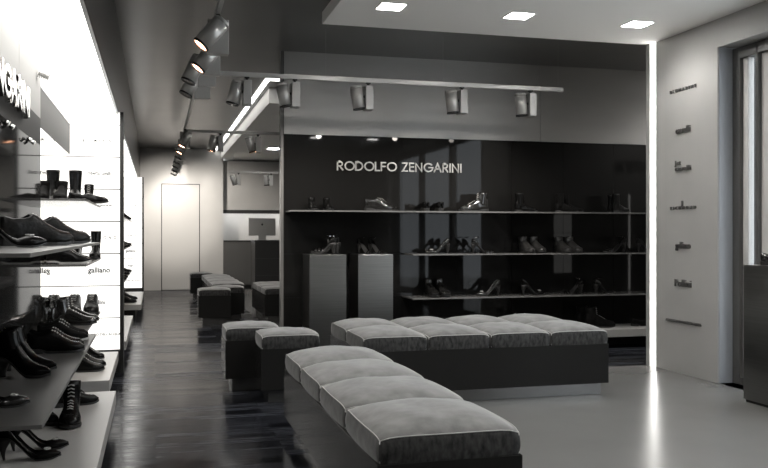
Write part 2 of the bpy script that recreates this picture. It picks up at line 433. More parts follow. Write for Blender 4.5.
def name_sign(words, h, total, thick, depth, m, label, loc, rot, group=None):
    t = thing('wall_sign', label, 'sign', loc, 0, group); t.rotation_euler = rot
    gap, sp = .17, .5
    adv = sum((sp if ch == ' ' else GL[ch][0] + gap) for ch in words) - gap
    k = total / adv; x = -total / 2
    for ch in words:
        if ch == ' ': x += sp * k; continue
        bm = bmesh.new()
        for s_ in GL[ch][1]: stroke(bm, [(p[0] * k, p[1] * h) for p in s_], thick, depth)
        ob('letter', bm, m, t, loc=(x, 0, 0)); x += (GL[ch][0] + gap) * k
    return t
name_sign('RODOLFO ZENGARINI', .082, 1.34, .013, .018, M['letter_steel'], 'silver capital lettering of the shop name on the black glass wall', (2.46, YB - .001, 1.853), (PI / 2, 0, 0))
# the same name on the cream header at left: only its end is in the frame
name_sign('RODOLFO ZENGARINI', .128, 2.6, .030, .035, M['chrome'], 'big chrome letters standing off the cream header at far left', (-.699, 3.74, 1.855), (PI / 2, 0, PI / 2))
# on the back of the right-hand wall, seen mirrored in the black glass
name_sign('RODOLFO ZENGARINI', .14, 2.0, .02, .02, M['letter_steel'], 'grey shop name seen mirrored in the black glass beside the white corner', (6.9, 6.921, 2.03), (PI / 2, 0, PI))
sg = thing('light_column', 'stack of backlit panels seen mirrored in the black glass wall', 'light panel', (5.1, 6.921, .70))
for k in range(3): B('light_panel', (-.12, .12, 0, .02, k * .26, k * .26 + .25), M['lit'], sg)
tag(B('led_tube', (6.06, 6.08, 6.921, 6.935, .46, 1.72), M['ledtube']), 'thin vertical light line seen mirrored in the black glass at right', 'light')

# brand names in small raised letters on the right wall
GW = 'small raised names down the right wall'
def wall_name(rows, z, w, label, y=6.385, size=.055, sp=1.):
    t = thing('wall_lettering', label, 'sign', (XR - .0005, y, z), 0, GW); t.rotation_euler = (PI / 2, 0, -PI / 2)
    for s, dy, ww, dx, sz in rows:
        o = text_obj(s, sz, .007, M['letter_dark'], sp, t, ww); o.location = (dx, dy - sz * .35, .008)
    return t
wall_name([('BLUMARINE', 0, .37, 0, .042)], 2.44, .37, 'topmost widely spaced dark name on the right wall, near the ceiling', sp=2.)
wall_name([('cavalli', 0, .20, 0, .085)], 2.095, .2, 'short dark lowercase name on the right wall, second from the top')
wall_name([('Just', .05, .08, -.075, .06), ('cavalli', 0, .22, 0, .06)], 1.765, .22, 'two-line dark name on the right wall, third from the top')
wall_name([('RICHMOND', 0, .36, 0, .04), ('J', .04, .035, -.02, .06)], 1.425, .36, 'spaced capitals with a raised sign above, midway down the right wall', sp=2.)
wall_name([('galliano', 0, .21, 0, .085)], 1.105, .21, 'compact bold dark name on the right wall, third from the bottom')
wall_name([('Pollini', 0, .23, 0, .09)], .78, .2, 'short dark script name on the right wall, second from the bottom')
wall_name([("ALESSANDRO DELL'ACQUA", 0, .50, 0, .032)], .447, .5, 'long thin dark name lowest on the right wall')

# ------------------------------------------------------------------ backlit end panels of the left bays
def lightbox(y, x0, x1, names, label, group):
    t = thing('lightbox_panel_wall', label, 'light panel', ((x0 + x1) / 2, y, 0), 0, group)
    hx = (x1 - x0) / 2
    B('carcass', (-hx, hx - .03, .02, .12, 0, 2.25), M['fascia'], t)
    part(B('corner_post', (hx - .03, hx, -.02, .14, 0, 2.25), M['darkmetal'], t, .002), 'dark metal corner post')
    zz = [.20 + .277 * k for k in range(8)]
    for k in range(7):
        o = B('light_panel', (-hx, hx - .032, 0, .02, zz[k] + .005, zz[k + 1] - .005), M['lit'], t)
        s, wd, sz, sp_ = names[k]
        if s:
            l = text_obj(s, sz, .001, M['print'], sp_, o, wd, bold=.022); l.rotation_euler = (PI / 2, 0, 0)
            l.location = (.02, -.002, (zz[k] + zz[k + 1]) / 2 - sz * .35)
    B('top_panel', (-hx, hx - .032, 0, .02, 2.144, 2.25), M['lit'], t)
    return t
NM = [("ALESSANDRO DELL'ACQUA", .36, .028, 1), ('Pollini', .10, .05, 1), ('galliano', .18, .065, 1), ('RICHMOND', .28, .04, 2), ('Just cavalli', .22, .025, 1), ('roberto cavalli', .19, .045, 1), ('BLUMARINE', .26, .04, 2)]
lightbox(7.7, -.705, -.262, NM, 'glowing white panels with brand names behind the left shelves, nearer stack', 'glowing end panels of the left bays')
lightbox(16.4, -.705, -.20, NM, 'glowing white panels at the far end of the left aisle, distant stack', 'glowing end panels of the left bays')

# left shelves and ledges
XL = -.699
GLs = 'shelves of the left bays'
shelf(XL, -.335, 2.55, 5.70, 1.147, .012, M['shelf_dark'], 'smoked glass shelf at eye height at far left, nearest the viewer', GLs, side='x')
shelf(XL, -.365, 3.06, 5.75, .56, .014, M['shelf_dark'], 'dark glass shelf above the cream ledge at far left, nearest the viewer', GLs, side='x')
shelf(-.704, -.435, 5.90, 7.45, 1.43, .014, M['shelf'], 'shelf carrying a tall boot in front of the glowing panels', GLs, side='x')
shelf(-.704, -.435, 5.90, 7.45, 1.0, .014, M['shelf'], 'shelf in front of the glowing panels, below the tall boot', GLs, side='x')
shelf(-.704, -.435, 5.90, 7.45, .56, .014, M['shelf_dark'], 'low shelf in front of the glowing panels, behind the brogues', GLs, side='x')
for z, s in ((1.43, 'upper'), (1.0, 'middle'), (.56, 'lower')):
    shelf(-.704, -.40, 12.0, 16.1, z, .014, M['shelf'], f'{s} distant shelf at the far end of the left aisle', GLs, side='x')
def ledge(x1, y0, y1, label):
    t = thing('display_ledge', label, 'ledge', (-.45, (y0 + y1) / 2, 0), 0, 'cream ledges along the left bays'); hy = (y1 - y0) / 2
    B('ledge_top', (-.249, x1 + .45, -hy, hy, .12, .20), M['ledge'], t, .003)
    part(B('recessed_base', (-.249, x1 + .37, -hy + .03, hy - .03, 0, .12), M['base'], t), 'dark recessed base')
ledge(-.24, 1.0, 5.70, 'cream ledge at lower left carrying pumps and a laced boot, nearest the viewer')
ledge(-.30, 6.12, 7.60, 'cream ledge below the glowing panels, second from the viewer')
ledge(-.26, 8.3, 10.9, 'cream ledge beyond the dark corner post, third from the viewer')
ledge(-.19, 12.6, 15.4, 'cream ledge furthest down the left aisle')

# ------------------------------------------------------------------ ceiling lights
def spot(x, y, z, tgt, power, ang=60, col=(1, .93, .85), blend=.6, rad=.03):
    l = bpy.data.lights.new('lamp_beam', 'SPOT'); l.energy = power; l.spot_size = R(ang); l.spot_blend = blend; l.color = col; l.shadow_soft_size = rad
    o = bpy.data.objects.new('lamp_beam', l); COL.objects.link(o); o.location = (x, y, z)
    o.rotation_euler = (Vector(tgt) - Vector((x, y, z))).to_track_quat('-Z', 'Y').to_euler()
    return o

def downlight(x, y, label, on=True):
    t = thing('ceiling_downlight', label, 'ceiling light', (x, y, ZS), 0, 'square lights of the white ceiling')
    bm = bmesh.new(); s = .105
    for b in ((-s, s, -s, -s + .012), (-s, s, s - .012, s), (-s, -s + .012, -s, s), (s - .012, s, -s, s)): box(bm, *b, -.004, 0)
    ob('trim_frame', bm, M['ceil_white'], t)
    spot(x, y, ZS - .02, (x, y, 0), 16, 150, (1, .97, .93), .5, .08)
    B('diffuser', (-s + .012, s - .012, -s + .012, s - .012, -.003, -.001), M['down'], t)
downlight(1.735, 6.25, 'square white ceiling light nearest the left corner of the white ceiling')
downlight(2.785, 6.25, 'square white ceiling light, middle one of the row of three')
downlight(3.84, 6.25, 'square white ceiling light nearest the right wall')
for y in (4.1, 1.9):  # rows out of view, assumed to repeat and added for their light
    for x in (1.735, 2.785, 3.84): downlight(x, y, f'unseen square white ceiling light added in front of the visible row')
# track rails and spotlights
ZR = 2.59
def rail(p0, p1, label, wires):
    t = thing('track_rail', label, 'track light rail', p0, 0, 'suspended lighting rails')
    d = Vector(p1) - Vector(p0); hx = .014
    if abs(d.x) > abs(d.y): B('rail_profile', (0, d.x, -hx, hx, -.02, .02), M['rail'], t, .002)
    else: B('rail_profile', (-hx, hx, 0, d.y, -.02, .02), M['rail'], t, .002)
    for f in wires:
        bm = bmesh.new(); q = d * f; tube(bm, [(q.x, q.y, .02), (q.x, q.y, ZC - p0[2])], .0012, 6); ob('suspension_wire', bm, M['lamp'], t)
t = tag(B('ceiling_downlight', (6.3, 6.5, 7.6, 7.8, ZC - .005, ZC), M['down']), 'unseen square ceiling light added over the narrow passage behind the white corner', 'ceiling light')  # unseen lamp added to brighten the mirrored name and the ledge end
spot(6.4, 7.7, ZC - .02, (6.3, 7.7, 0), 60, 150, (1, .97, .93), .5, .08)
rail((.44, 7.5, ZR), (3.80, 7.5, ZR), 'long silver rail hanging parallel to the black glass wall', (.01, .308, .637, .985))
rail((.38, 3.2, ZR), (.38, 17.4, ZR), 'rail running down the aisle above the dark plank floor', (.05, .3, .5, .7, .9))
rail((.40, 11.8, ZR), (3.4, 11.8, ZR), 'cross rail further back above the distant stools', (.02, .5, .95))
rail((1.41, 17.5, 2.46), (2.7, 17.5, 2.46), 'pale rail above the computer in the cash desk room', (.1, .9))
def fixture(loc, rz, tilt, aim, label, lit=False, white=False, side=-1, ln=.215, bw=.13):
    """driver box hanging from a rail, cylinder lamp beside it. tilt about the local Y, aim about the vertical"""
    t = thing('track_spotlight', label, 'spotlight', loc, rz, 'spotlights on the hanging rails')
    mb = M['lampw'] if white else M['box']; ml = M['lampw'] if white else M['lamp']
    B('driver_box', (-.035, .035, -bw / 2, bw / 2, -.27, -.055), mb, t, .003)
    bm = bmesh.new(); cyl(bm, (0, 0, -.056), (0, 0, -.02), .012, n=10); box(bm, -.02, .02, -.012, .012, -.032, -.018); ob('rail_adapter', bm, M['black'], t)
    sx = side * .10
    # lamp group
    q = Matrix.Rotation(aim, 4, 'Z') @ Matrix.Rotation(tilt, 4, 'Y')
    c = Vector((sx, 0, -.16))
    def tr(bm_): bmesh.ops.transform(bm_, matrix=Matrix.Translation(c) @ q, verts=bm_.verts); return bm_
    bm = bmesh.new(); r = .055; rings = []
    for z, rr in ((ln / 2, r - .008), (ln / 2 - .006, r - .001), (ln / 2 - .02, r), (ln / 2 - .021, r - .003), (ln / 2 - .026, r - .003), (ln / 2 - .027, r), (-ln / 2 + .012, r)):
        rings.append([(rr * math.cos(2 * PI * k / 28), rr * math.sin(2 * PI * k / 28), z) for k in range(28)])
    loft(bm, rings); ob('lamp_body', tr(bm), ml, t, smooth=False, bevel=0)
    bm = bmesh.new(); rings = []
    for z, rr in ((-ln / 2 + .012, r + .001), (-ln / 2 - .002, r + .001), (-ln / 2 - .002, r - .008), (-ln / 2 + .010, r - .010)):
        rings.append([(rr * math.cos(2 * PI * k / 28), rr * math.sin(2 * PI * k / 28), z) for k in range(28)])
    loft(bm, rings, False); part(ob('rim', tr(bm), M['black'], t), 'black rim')
    bm = bmesh.new(); rr = r - .010
    loft(bm, [[(rr * math.cos(2 * PI * k / 28) * f, rr * math.sin(2 * PI * k / 28) * f, z) for k in range(28)] for f, z in ((1, -ln / 2 + .009), (1, -ln / 2 + .006))])
    part(ob('lens', tr(bm), M['lampface'] if lit else M['lampdim'], t), 'glowing lens' if lit else 'dim lens')
    bm = bmesh.new(); tube(bm, [(0, 0, -.13), (sx * .6, 0, -.16)], .012, 10); ob('swivel_arm', bm, M['black'], t)
    for ch in t.children:
        if ch.name.startswith('lamp_body'):
            for p in ch.data.polygons: p.use_smooth = len(p.vertices) == 4
    # emitted beam
    wm = Matrix.Translation(loc) @ Matrix.Rotation(rz, 4, 'Z') @ Matrix.Translation(c) @ q
    p = wm @ Vector((0, 0, -ln / 2 - .015)); dn = (wm.to_3x3() @ Vector((0, 0, -1)))
    return p, p + dn
RF = [
 (.775, 15, 0, 'spotlight leftmost on the long rail, between the glowing lamps and the black wall'),
 (1.197, -12, 30, 'spotlight on the long rail over the left end of the black wall'),
 (1.865, -10, 40, 'spotlight on the long rail directly above the steel pedestals'),
 (2.767, -6, 40, 'spotlight on the long rail above the end of the silver name'),
 (3.462, -5, 40, 'spotlight rightmost on the long rail, near its free end')]
for x, tl, aim, lb in RF:
    p, q = fixture((x, 7.5, ZR), 0, R(tl), 0, lb)
    spot(*p, (x, 8.7, 1.0), 30, 95, blend=1)
GA = [(5.42, 40, True, 'nearest glowing spotlight on the aisle rail at the top of the view'),
      (6.15, 38, True, 'second glowing spotlight on the aisle rail, just below the nearest one'),
      (6.62, 24, False, 'dark rimmed spotlight third along the aisle rail'),
      (7.25, 28, False, 'dark rimmed spotlight fourth along the aisle rail, lowest of the near cluster'),
      (11.45, 25, True, 'glowing spotlight on the aisle rail just before the cross rail'),
      (12.4, 30, True, 'small glowing spotlight on the aisle rail just past the cross rail'),
      (13.3, 28, False, 'small dark spotlight on the aisle rail, frontmost of the distant cluster'),
      (14.2, 25, False, 'small dark spotlight on the aisle rail, second of the distant cluster'),
      (15.1, 28, False, 'small dark spotlight on the aisle rail, third of the distant cluster'),
      (16.0, 25, False, 'small dark spotlight on the aisle rail, fourth of the distant cluster'),
      (16.9, 28, False, 'small dark spotlight furthest on the aisle rail before the pale door')]
for y, tl, lit, lb in GA:
    # rail runs along Y: local x -> -Y (towards the viewer); lamp leans to the left (-X)
    p, q = fixture((.38, y, ZR), PI / 2, 0, 0, lb, lit, side=-1)
    t = [o for o in COL.objects if o.name.startswith('track_spotlight')][-1]
fx = [o for o in COL.objects if o.get('label', '') in [g[3] for g in GA]]
for o, (y, tl, lit, lb) in zip(fx, GA):
    sh = {5.42: .045, 6.15: .03, 6.62: .10, 7.25: .09}.get(y, 0)   # heads swung a little further from the box
    # swing the lamp head about the rail direction towards the left shelves
    for ch in o.children:
        if ch.name.split('.')[0] in ('lamp_body', 'rim', 'lens'):
            pv = Matrix.Translation((-.10, sh, -.16)) @ Matrix.Rotation(R(tl), 4, 'X') @ Matrix.Rotation(R(5), 4, 'Y') @ Matrix.Translation((.10, 0, .16))
            ch.data.transform(pv)
    dx = -math.sin(R(tl)) * .12
    if y > 10 or y < 9: spot(.38 + dx, y - .10, ZR - .16 - math.cos(R(tl)) * .12, (.38 - 1.2 * math.tan(R(tl)) , y - .15, 1.2), 26 if y < 10 else 14, 60)
p, q = fixture((.86, 11.8, ZR), 0, R(12), 0, 'glowing spotlight on the cross rail left of its glowing neighbour', True, side=-1)
p, q = fixture((1.37, 11.8, ZR), 0, R(-18), 0, 'glowing spotlight on the cross rail nearest the black wall edge', True, side=-1)
fixture((1.64, 17.5, 2.46), 0, R(-20), 0, 'pale spotlight on the rail in the cash desk room, left of the computer', False, True, bw=.06)
fixture((2.30, 17.5, 2.46), 0, R(-5), 0, 'pale spotlight on the rail in the cash desk room, above the computer', False, True, bw=.06)
spot(.05, 15.5, 2.4, (.26, 18.8, 1.7), 130, 44)
spot(.34, 17.15, 2.36, (.95, 18.8, 1.0), 110, 110)
# cove light round the white tray in the far room
multi('ceiling', [(1.255, 1.315, 9.98, 19.3, ZC - .006, ZC - .001), (1.315, 7.8, 9.98, 10.16, ZC - .006, ZC - .001)], M['cove'])
for x, y, w_ in ((2.2, 12.4, 0), (2.2, 14.4, 1), (2.2, 16.4, 2)):
    t = tag(B('ceiling_downlight', (x - .1, x + .1, y - .1, y + .1, 2.835, 2.84), M['down']), ('square light in the far white ceiling, nearest the bright slot', 'square light in the far white ceiling, middle one', 'square light in the far white ceiling, nearest the computer')[w_], 'ceiling light', 'square lights of the far ceiling')
# small spotlights under the left header
for y, lb in ((4.45, 'tiny chrome spotlight bar under the left header, nearer the viewer'), (5.2, 'tiny chrome spotlight bar under the left header, further along')):
    t = thing('header_spotlight', lb, 'spotlight', (-.69, y, 1.735), 0, 'chrome spots under the left header')
    bm = bmesh.new(); tube(bm, [(0, -.07, 0), (0, .07, 0)], .005, 8); ob('bar', bm, M['chrome'], t)
    for s_ in (-1, 1):
        bm = bmesh.new(); cyl(bm, (.0, s_ * .07, .0), (.02, s_ * .07, -.012), .010, .013, 16); ob('lamp_head', bm, M['chrome'], t, smooth=True)
t = thing('finned_spotlight', 'ribbed grey lamp head under the luminous ceiling beside the cream header', 'spotlight', (-.655, 5.60, 2.25)); t.scale = (.6, .6, .6)
bm = bmesh.new(); tube(bm, [(0, 0, 0), (0, 0, -.05)], .01, 8); ob('stem', bm, M['box'], t)
bm = bmesh.new()
for k in range(6): cyl(bm, (-.05 + k * .018, 0, -.10 - k * .006), (-.042 + k * .018, 0, -.103 - k * .006), .05, .05, 20)
cyl(bm, (-.05, 0, -.10), (.05, 0, -.135), .03, .03, 16); ob('ribbed_head', bm, M['lamp'], t)

# ------------------------------------------------------------------ cash desk room
t = thing('base_cabinet', 'grey cabinet row under the lit counter at the back of the cash desk room', 'cabinet', (1.432, 18.75, 0))
B('body', (0, 4, 0, .62, .08, 1.03), M['cab'], t); B('counter_top', (-.0, 4, -.02, .62, 1.03, 1.06), M['desk'], t)
B('kickboard', (0, 4, .05, .6, 0, .08), M['black'], t)
for k in range(6): B('door', (.01 + k * .62, .615 + k * .62, -.015, 0, .10, 1.02), M['cab'], t, .002)
t = thing('wall_cabinet', 'long grey wall cabinet above the lit counter in the cash desk room', 'cabinet', (1.432, 18.95, 1.70))
B('body', (0, 4, 0, .44, 0, 1.1), M['wall_light'], t); part(B('shadow_strip', (0, 4, -.012, 0, -.05, .03), M['desk'], t), 'dark lower edge')
part(B('undercabinet_light', (.02, 3.98, .20, .25, -.012, 0), M['under'], t), 'glowing light strip')
t = thing('cash_desk', 'dark grey cash desk carrying the silver computer', 'desk', (1.95, 17.3, 0))
B('front_panel', (0, 1.5, 0, .03, .02, 1.04), M['desk'], t, .002); B('side_panel', (0, .03, .03, .7, .02, 1.04), M['desk'], t, .002); B('side_panel', (1.47, 1.5, .03, .7, .02, 1.04), M['desk'], t, .002)
B('desk_top', (-.01, 1.51, -.01, .71, 1.04, 1.075), M['desk'], t, .002)
bm = bmesh.new(); box(bm, .0, 1.5, -.003, 0, .70, .706); box(bm, .0, 1.5, -.003, 0, .36, .366); part(ob('groove_trim', bm, M['cab'], t), 'pale horizontal lines')
t = thing('desktop_computer', 'silver desktop computer seen from behind on the dark cash desk', 'computer', (2.13, 17.6, 1.075), R(-6))
B('display_back', (-.275, .275, -.012, .012, .09, .455), M['alu'], t, .008)
B('stand_neck', (-.08, .08, -.05, -.038, .0, .24), M['alu'], t, .004); B('stand_foot', (-.1, .1, -.06, .10, 0, .012), M['alu'], t, .004)
bm = bmesh.new(); loft(bm, [[(.020 * math.cos(a) * (1 - .12 * (math.sin(a) > .8)), y_, .32 + .022 * math.sin(a)) for a in [2 * PI * k / 20 for k in range(20)]] for y_ in (-.0135, -.0125)])
tube(bm, [(.002, -.013, .344), (.010, -.013, .356)], .003, 6); part(ob('logo', bm, M['black'], t), 'small dark fruit-shaped emblem')

# ------------------------------------------------------------------ shoes  (local: toe +X, width Y)
def sstep(a, b, t): t = max(0, min(1, (t - a) / (b - a))); return t * t * (3 - 2 * t)
def interp(tab, t):
    for (a, va), (b, vb) in zip(tab, tab[1:]):
        if t <= b: k = (t - a) / (b - a); k = k * k * (3 - 2 * k) * .5 + k * .5; return va + (vb - va) * k
    return tab[-1][1]
WID = [(0, .004), (.015, .017), (.05, .025), (.15, .031), (.35, .030), (.5, .035), (.68, .046), (.82, .043), (.92, .033), (.97, .021), (1, .004)]
WPT = [(0, .004), (.015, .015), (.05, .022), (.15, .027), (.35, .025), (.5, .029), (.66, .038), (.80, .032), (.92, .017), (.97, .010), (1, .003)]
TS = [0, .008, .02, .04, .08, .14, .2, .27, .34, .41, .48, .55, .62, .69, .76, .82, .87, .91, .95, .98, .992, 1]
def shoe_proto(kind, um, label):
    L = {'pump': .245, 'sandal': .24, 'platform': .24, 'heelboot': .26}.get(kind, .285)
    heel = {'pump': .10, 'sandal': .10, 'platform': .115, 'heelboot': .095}.get(kind, 0)
    pt = kind in ('pump', 'sandal', 'platform', 'heelboot')
    W = WPT if pt else WID
    st = .006 if kind in ('pump', 'sandal') else .012
    if kind == 'platform': st = .024
    flat = .026 if kind != 'sneaker' else .022
    def zb(t):
        if heel: return st + (heel - st) * (1 - sstep(.12, .66, t)) + .010 * sstep(.8, 1, t) ** 2
        return st + (flat - st) * (1 - sstep(.22, .36, t)) + .008 * sstep(.8, 1, t)
    t0 = thing('shoe', label, 'shoe')
    X = lambda t: -L / 2 + t * L
    # sole
    bm = bmesh.new(); rings = []
    for t in TS:
        w_ = interp(W, t) + .003; zt_ = zb(t) + .001; zl = zt_ - (st if (heel or t > .3) else st)
        rings.append([(X(t), -w_, zl), (X(t), w_, zl), (X(t), w_, zt_), (X(t), -w_, zt_)])
    rings[0] = [(x - .002, y, z) for x, y, z in rings[0]]; rings[-1] = [(x + .002, y, z) for x, y, z in rings[-1]]
    loft(bm, rings); ob('sole', bm, M['sole'] if kind != 'sneaker' else M['lace'], t0, smooth=False)
    # heel
    bm = bmesh.new()
    if heel:
        thin = kind in ('pump', 'sandal')
        rr = []
        for k in range(7):
            s_ = k / 6; z = (zb(.10) - .004) * (1 - s_)
            a = (.026 * (1 - s_) ** 1.6 + (.005 if thin else .016)); b_ = (.020 * (1 - s_) ** 1.4 + (.005 if thin else .017))
            cx = X(.10) - .004 * s_ - .008 * math.sin(PI * s_) * (1 if thin else .4)
            rr.append([(cx + a * math.cos(2 * PI * j / 12), b_ * math.sin(2 * PI * j / 12), z + (.006 * math.cos(2 * PI * j / 12) * -1 * (1 - s_) if s_ < .5 else 0)) for j in range(12)])
        loft(bm, rr)
    else:
        rings = []
        for t in [x for x in TS if x <= .27]:
            w_ = interp(W, t) + .0025; rings.append([(X(t), -w_, 0), (X(t), w_, 0), (X(t), w_, zb(t) - .010), (X(t), -w_, zb(t) - .010)])
        loft(bm, rings)
    ob('heel', bm, M['sole'], t0, smooth=bool(heel))
    # upper shell
    boot = kind in ('boot', 'tallboot', 'heelboot', 'bootie')
    if kind in ('oxford', 'sneaker'):
        H = [(0, .080), (.04, .084), (.14, .074), (.28, .080), (.40, .108), (.48, .102), (.62, .072), (.76, .050), (.90, .038), (1, .014)]; cl = (.40, .43)
    elif kind == 'loafer':
        H = [(0, .056), (.04, .058), (.14, .050), (.30, .050), (.46, .064), (.55, .062), (.66, .052), (.78, .044), (.9, .036), (1, .012)]; cl = (.47, .50)
    elif boot:
        H = [(0, .075), (.04, .095), (.14, .11), (.30, .112), (.42, .098), (.52, .080), (.64, .062), (.78, .047), (.9, .038), (1, .014)]; cl = (.25, .27)
    else:
        H = [(0, .052), (.04, .056), (.14, .044), (.28, .022), (.45, .016), (.60, .020), (.70, .032), (.78, .036), (.88, .030), (1, .010)]; cl = (.64, .67)
    def shell(ts, closef, name, m_, parent=t0, hm=1.):
        bm = bmesh.new(); N = 7; rows = []
        for t in ts:
            w_ = interp(W, t); h = interp(H, t) * hm; c = closef(t)
            rim = (0 if c >= 1 else max(0, w_ * (.80 if not boot else .5) * (1 - c)))
            z0 = zb(t); row = []
            for sgn in (-1, 1):
                pts = []
                for k in range(N + 1):
                    a = PI / 2 * k / N
                    x_ = rim + (w_ - rim) * math.cos(a) ** .75; z_ = h * math.sin(a) ** .85
                    x_ += .004 * math.sin(2 * a)
                    if k == N: x_ = rim
                    pts.append((X(t), sgn * x_, z0 + z_))
                row.append(pts)
            rows.append(row)
        for s_ in (0, 1):
            vs = [[bm.verts.new(p) for p in r[s_]] for r in rows]
            for a, b in zip(vs, vs[1:]):
                for k in range(N): bm.faces.new((a[k], a[k + 1], b[k + 1], b[k]))
        bmesh.ops.remove_doubles(bm, verts=bm.verts, dist=.0004)
        o = ob(name, bm, m_, parent, smooth=True)
        md = o.modifiers.new('thickness', 'SOLIDIFY'); md.thickness = .0025; md.offset = -1
        return o
    def close(t): return sstep(cl[0], cl[1], t) if t > .1 else (1 if t < .012 else 0)
    if kind in ('oxford', 'sneaker', 'loafer', 'pump'):
        shell(TS, close, 'upper', um)
        if kind != 'pump':
            bm = bmesh.new(); rings = []      # lining / insole
            for t in [x for x in TS if .02 <= x <= .5]:
                w_ = interp(W, t) * .9; rings.append([(X(t), -w_, zb(t) + .012), (X(t), w_, zb(t) + .012), (X(t), w_, zb(t) + .016), (X(t), -w_, zb(t) + .016)])
            loft(bm, rings); ob('insole', bm, M['suede'], t0)
        else:
            bm = bmesh.new(); tube(bm, [(X(.78) + .012 * math.cos(a), 0 + .016 * math.sin(a), zb(.78) + .034 + .003) for a in [2 * PI * k / 12 for k in range(12)]], .003, 6, True)
            part(ob('bow', bm, M['lace'], t0), 'small grey ring ornament')
    elif boot:
        shell(TS, close, 'foot_upper', um)
        top = {'boot': .175, 'tallboot': .235, 'heelboot': .215, 'bootie': .145}[kind]
        bm = bmesh.new(); rings = []
        for k in range(9):
            s_ = k / 8; z = zb(.12) + .03 + (top - zb(.12) - .03) * s_
            cx = X(.19) + .012 * (1 - s_) - .002 * s_; ax = .048 - .004 * math.sin(PI * s_) + (.008 * s_ if kind == 'tallboot' else 0) + .008 * (1 - s_) ** 2
            ay = .034 + .006 * s_ + (.004 * s_ if kind == 'tallboot' else 0)
            rings.append([(cx + ax * math.cos(2 * PI * j / 20), ay * math.sin(2 * PI * j / 20), z + (.006 * math.cos(2 * PI * j / 20) if k == 8 and kind != 'tallboot' else 0)) for j in range(20)])
        loft(bm, rings, False); o = ob('shaft', bm, um, t0, smooth=True)
        md = o.modifiers.new('thickness', 'SOLIDIFY'); md.thickness = .003; md.offset = -1
        if kind == 'heelboot':
            bm = bmesh.new(); tube(bm, [(X(.19) - .045, .012, z) for z in (.12, .15, .18, .21)], .0022, 6); part(ob('zip', bm, M['zip'], t0), 'brass zip')
        if kind == 'tallboot':
            bm = bmesh.new(); tube(bm, [(X(.20) + .056, y_ * .02, top - .01) for y_ in (-1, 0, 1)], .003, 6); ob('pull_tab', bm, M['leather'], t0)
    else:   # sandals
        for c_, wd, hh in ((.80, .05, .024), (.66, .04, .034), (.30, .03, .055)) if kind == 'platform' else ((.82, .03, .022), (.70, .025, .03)):
            bm = bmesh.new(); rings = []
            for k in range(11):
                a = PI * k / 10; ww = interp(W, c_) + .002
                p = (ww * math.cos(a), hh * math.sin(a)); q_ = ((ww + .0025) * math.cos(a), (hh + .0025) * math.sin(a)); b0 = zb(c_)
                rings.append([(X(c_ - wd), p[0], b0 + p[1]), (X(c_ + wd), p[0], b0 + p[1]), (X(c_ + wd), q_[0], b0 + q_[1]), (X(c_ - wd), q_[0], b0 + q_[1])])
            loft(bm, rings); ob('strap', bm, um, t0, smooth=False)
        shell([x for x in TS if x <= .27], lambda t: 1 if t < .012 else 0, 'heel_counter', um, hm=.9)
        bm = bmesh.new(); tube(bm, [(X(.19) + .034 * math.cos(a), .027 * math.sin(a), zb(.1) + .062 + .006 * math.cos(a)) for a in [2 * PI * k / 20 for k in range(20)]], .0028, 6, True)
        part(ob('ankle_strap', bm, um, t0), 'thin ankle strap')
        bm = bmesh.new(); tube(bm, [(X(.20) + .005, .0285, zb(.1) + .058), (X(.20) + .005, .0285, zb(.1) + .068)], .004, 6); part(ob('buckle', bm, M['chrome'], t0), 'shiny buckle')
    # laces
    if kind in ('oxford', 'sneaker', 'boot'):
        bm = bmesh.new(); pts = []
        if kind != 'boot' or True:
            n = 5 if kind != 'boot' else 4
            for k in range(n):
                t = .44 + .17 * k / (n - 1) + (.04 if kind == 'boot' else 0); z = zb(t) + interp(H, t) + .0005
                pts.append((X(t), z, .013))
        if kind == 'boot':
            for k in range(5):
                z = .10 + .016 * k; pts.append((X(.19) + .0505 + .010 * (1 - k / 5) ** 2, z, .014))
        for x_, z_, w_ in pts:
            tube(bm, [(x_ - .002, -w_, z_ - .004), (x_, 0, z_ + .002), (x_ + .002, w_, z_ - .004)], .0026, 6)
            tube(bm, [(x_ - .005, w_, z_ - .003), (x_ - .003, 0, z_ + .0025), (x_, -w_, z_ - .003)], .0022, 6)
        part(ob('laces', bm, M['lace'], t0), 'pale laces')
        bm = bmesh.new(); rings = []       # toe cap seam
        t = .80; w_ = interp(W, t); h = interp(H, t)
        tube(bm, [(X(t) + .003, (w_ * math.cos(a) * .99), zb(t) + h * max(0, math.sin(a)) ** .85 + .0005) for a in [PI * k / 12 for k in range(1, 12)]], .0011, 6)
        ob('toe_seam', bm, M['sole'], t0)
    return t0

PROTO = {}
def shoe(kind, m, x, y, z, hd, label, group, sc=1.):
    key = (kind, m)
    if key not in PROTO: o = PROTO[key] = shoe_proto(kind, M[m], label)
    else: o = copy_tree(PROTO[key])
    if x < 0:      # heels stay clear of the back wall of the left bays
        ln = {'pump': .245, 'sandal': .24, 'platform': .24, 'heelboot': .26}.get(kind, .285) * sc
        x = max(x, -.697 + ln / 2 * abs(math.cos(R(hd))) + .048 * sc * abs(math.sin(R(hd))))
    o.location = (x, y, z + .0005); o.rotation_euler = (0, 0, R(hd)); o.scale = (sc, sc, sc)
    o['label'] = label; o['group'] = group; o['category'] = 'shoe'
    return o
def pair(kind, m, x, y, z, hd, what, where, group, gap=.105, stag=0., sc=1., ab=('left', 'right')):
    a = R(hd); nx, ny = -math.sin(a), math.cos(a)   # towards the shoe's own left
    for s_, w_ in ((1, 'left'), (-1, 'right')):
        px, py = x + s_ * nx * gap / 2 + s_ * stag * math.cos(a), y + s_ * ny * gap / 2 + s_ * stag * math.sin(a)
        # 'left/right' (or nearer/further) as the viewer sees it
        view = (ab[0] if (-s_ * nx > 0 if abs(nx) > .5 else s_ * ny < 0) else ab[1])
        shoe(kind, m, px, py, z, hd, f'{view} {what}, {where}', group, sc)
NF = ('nearer', 'further')
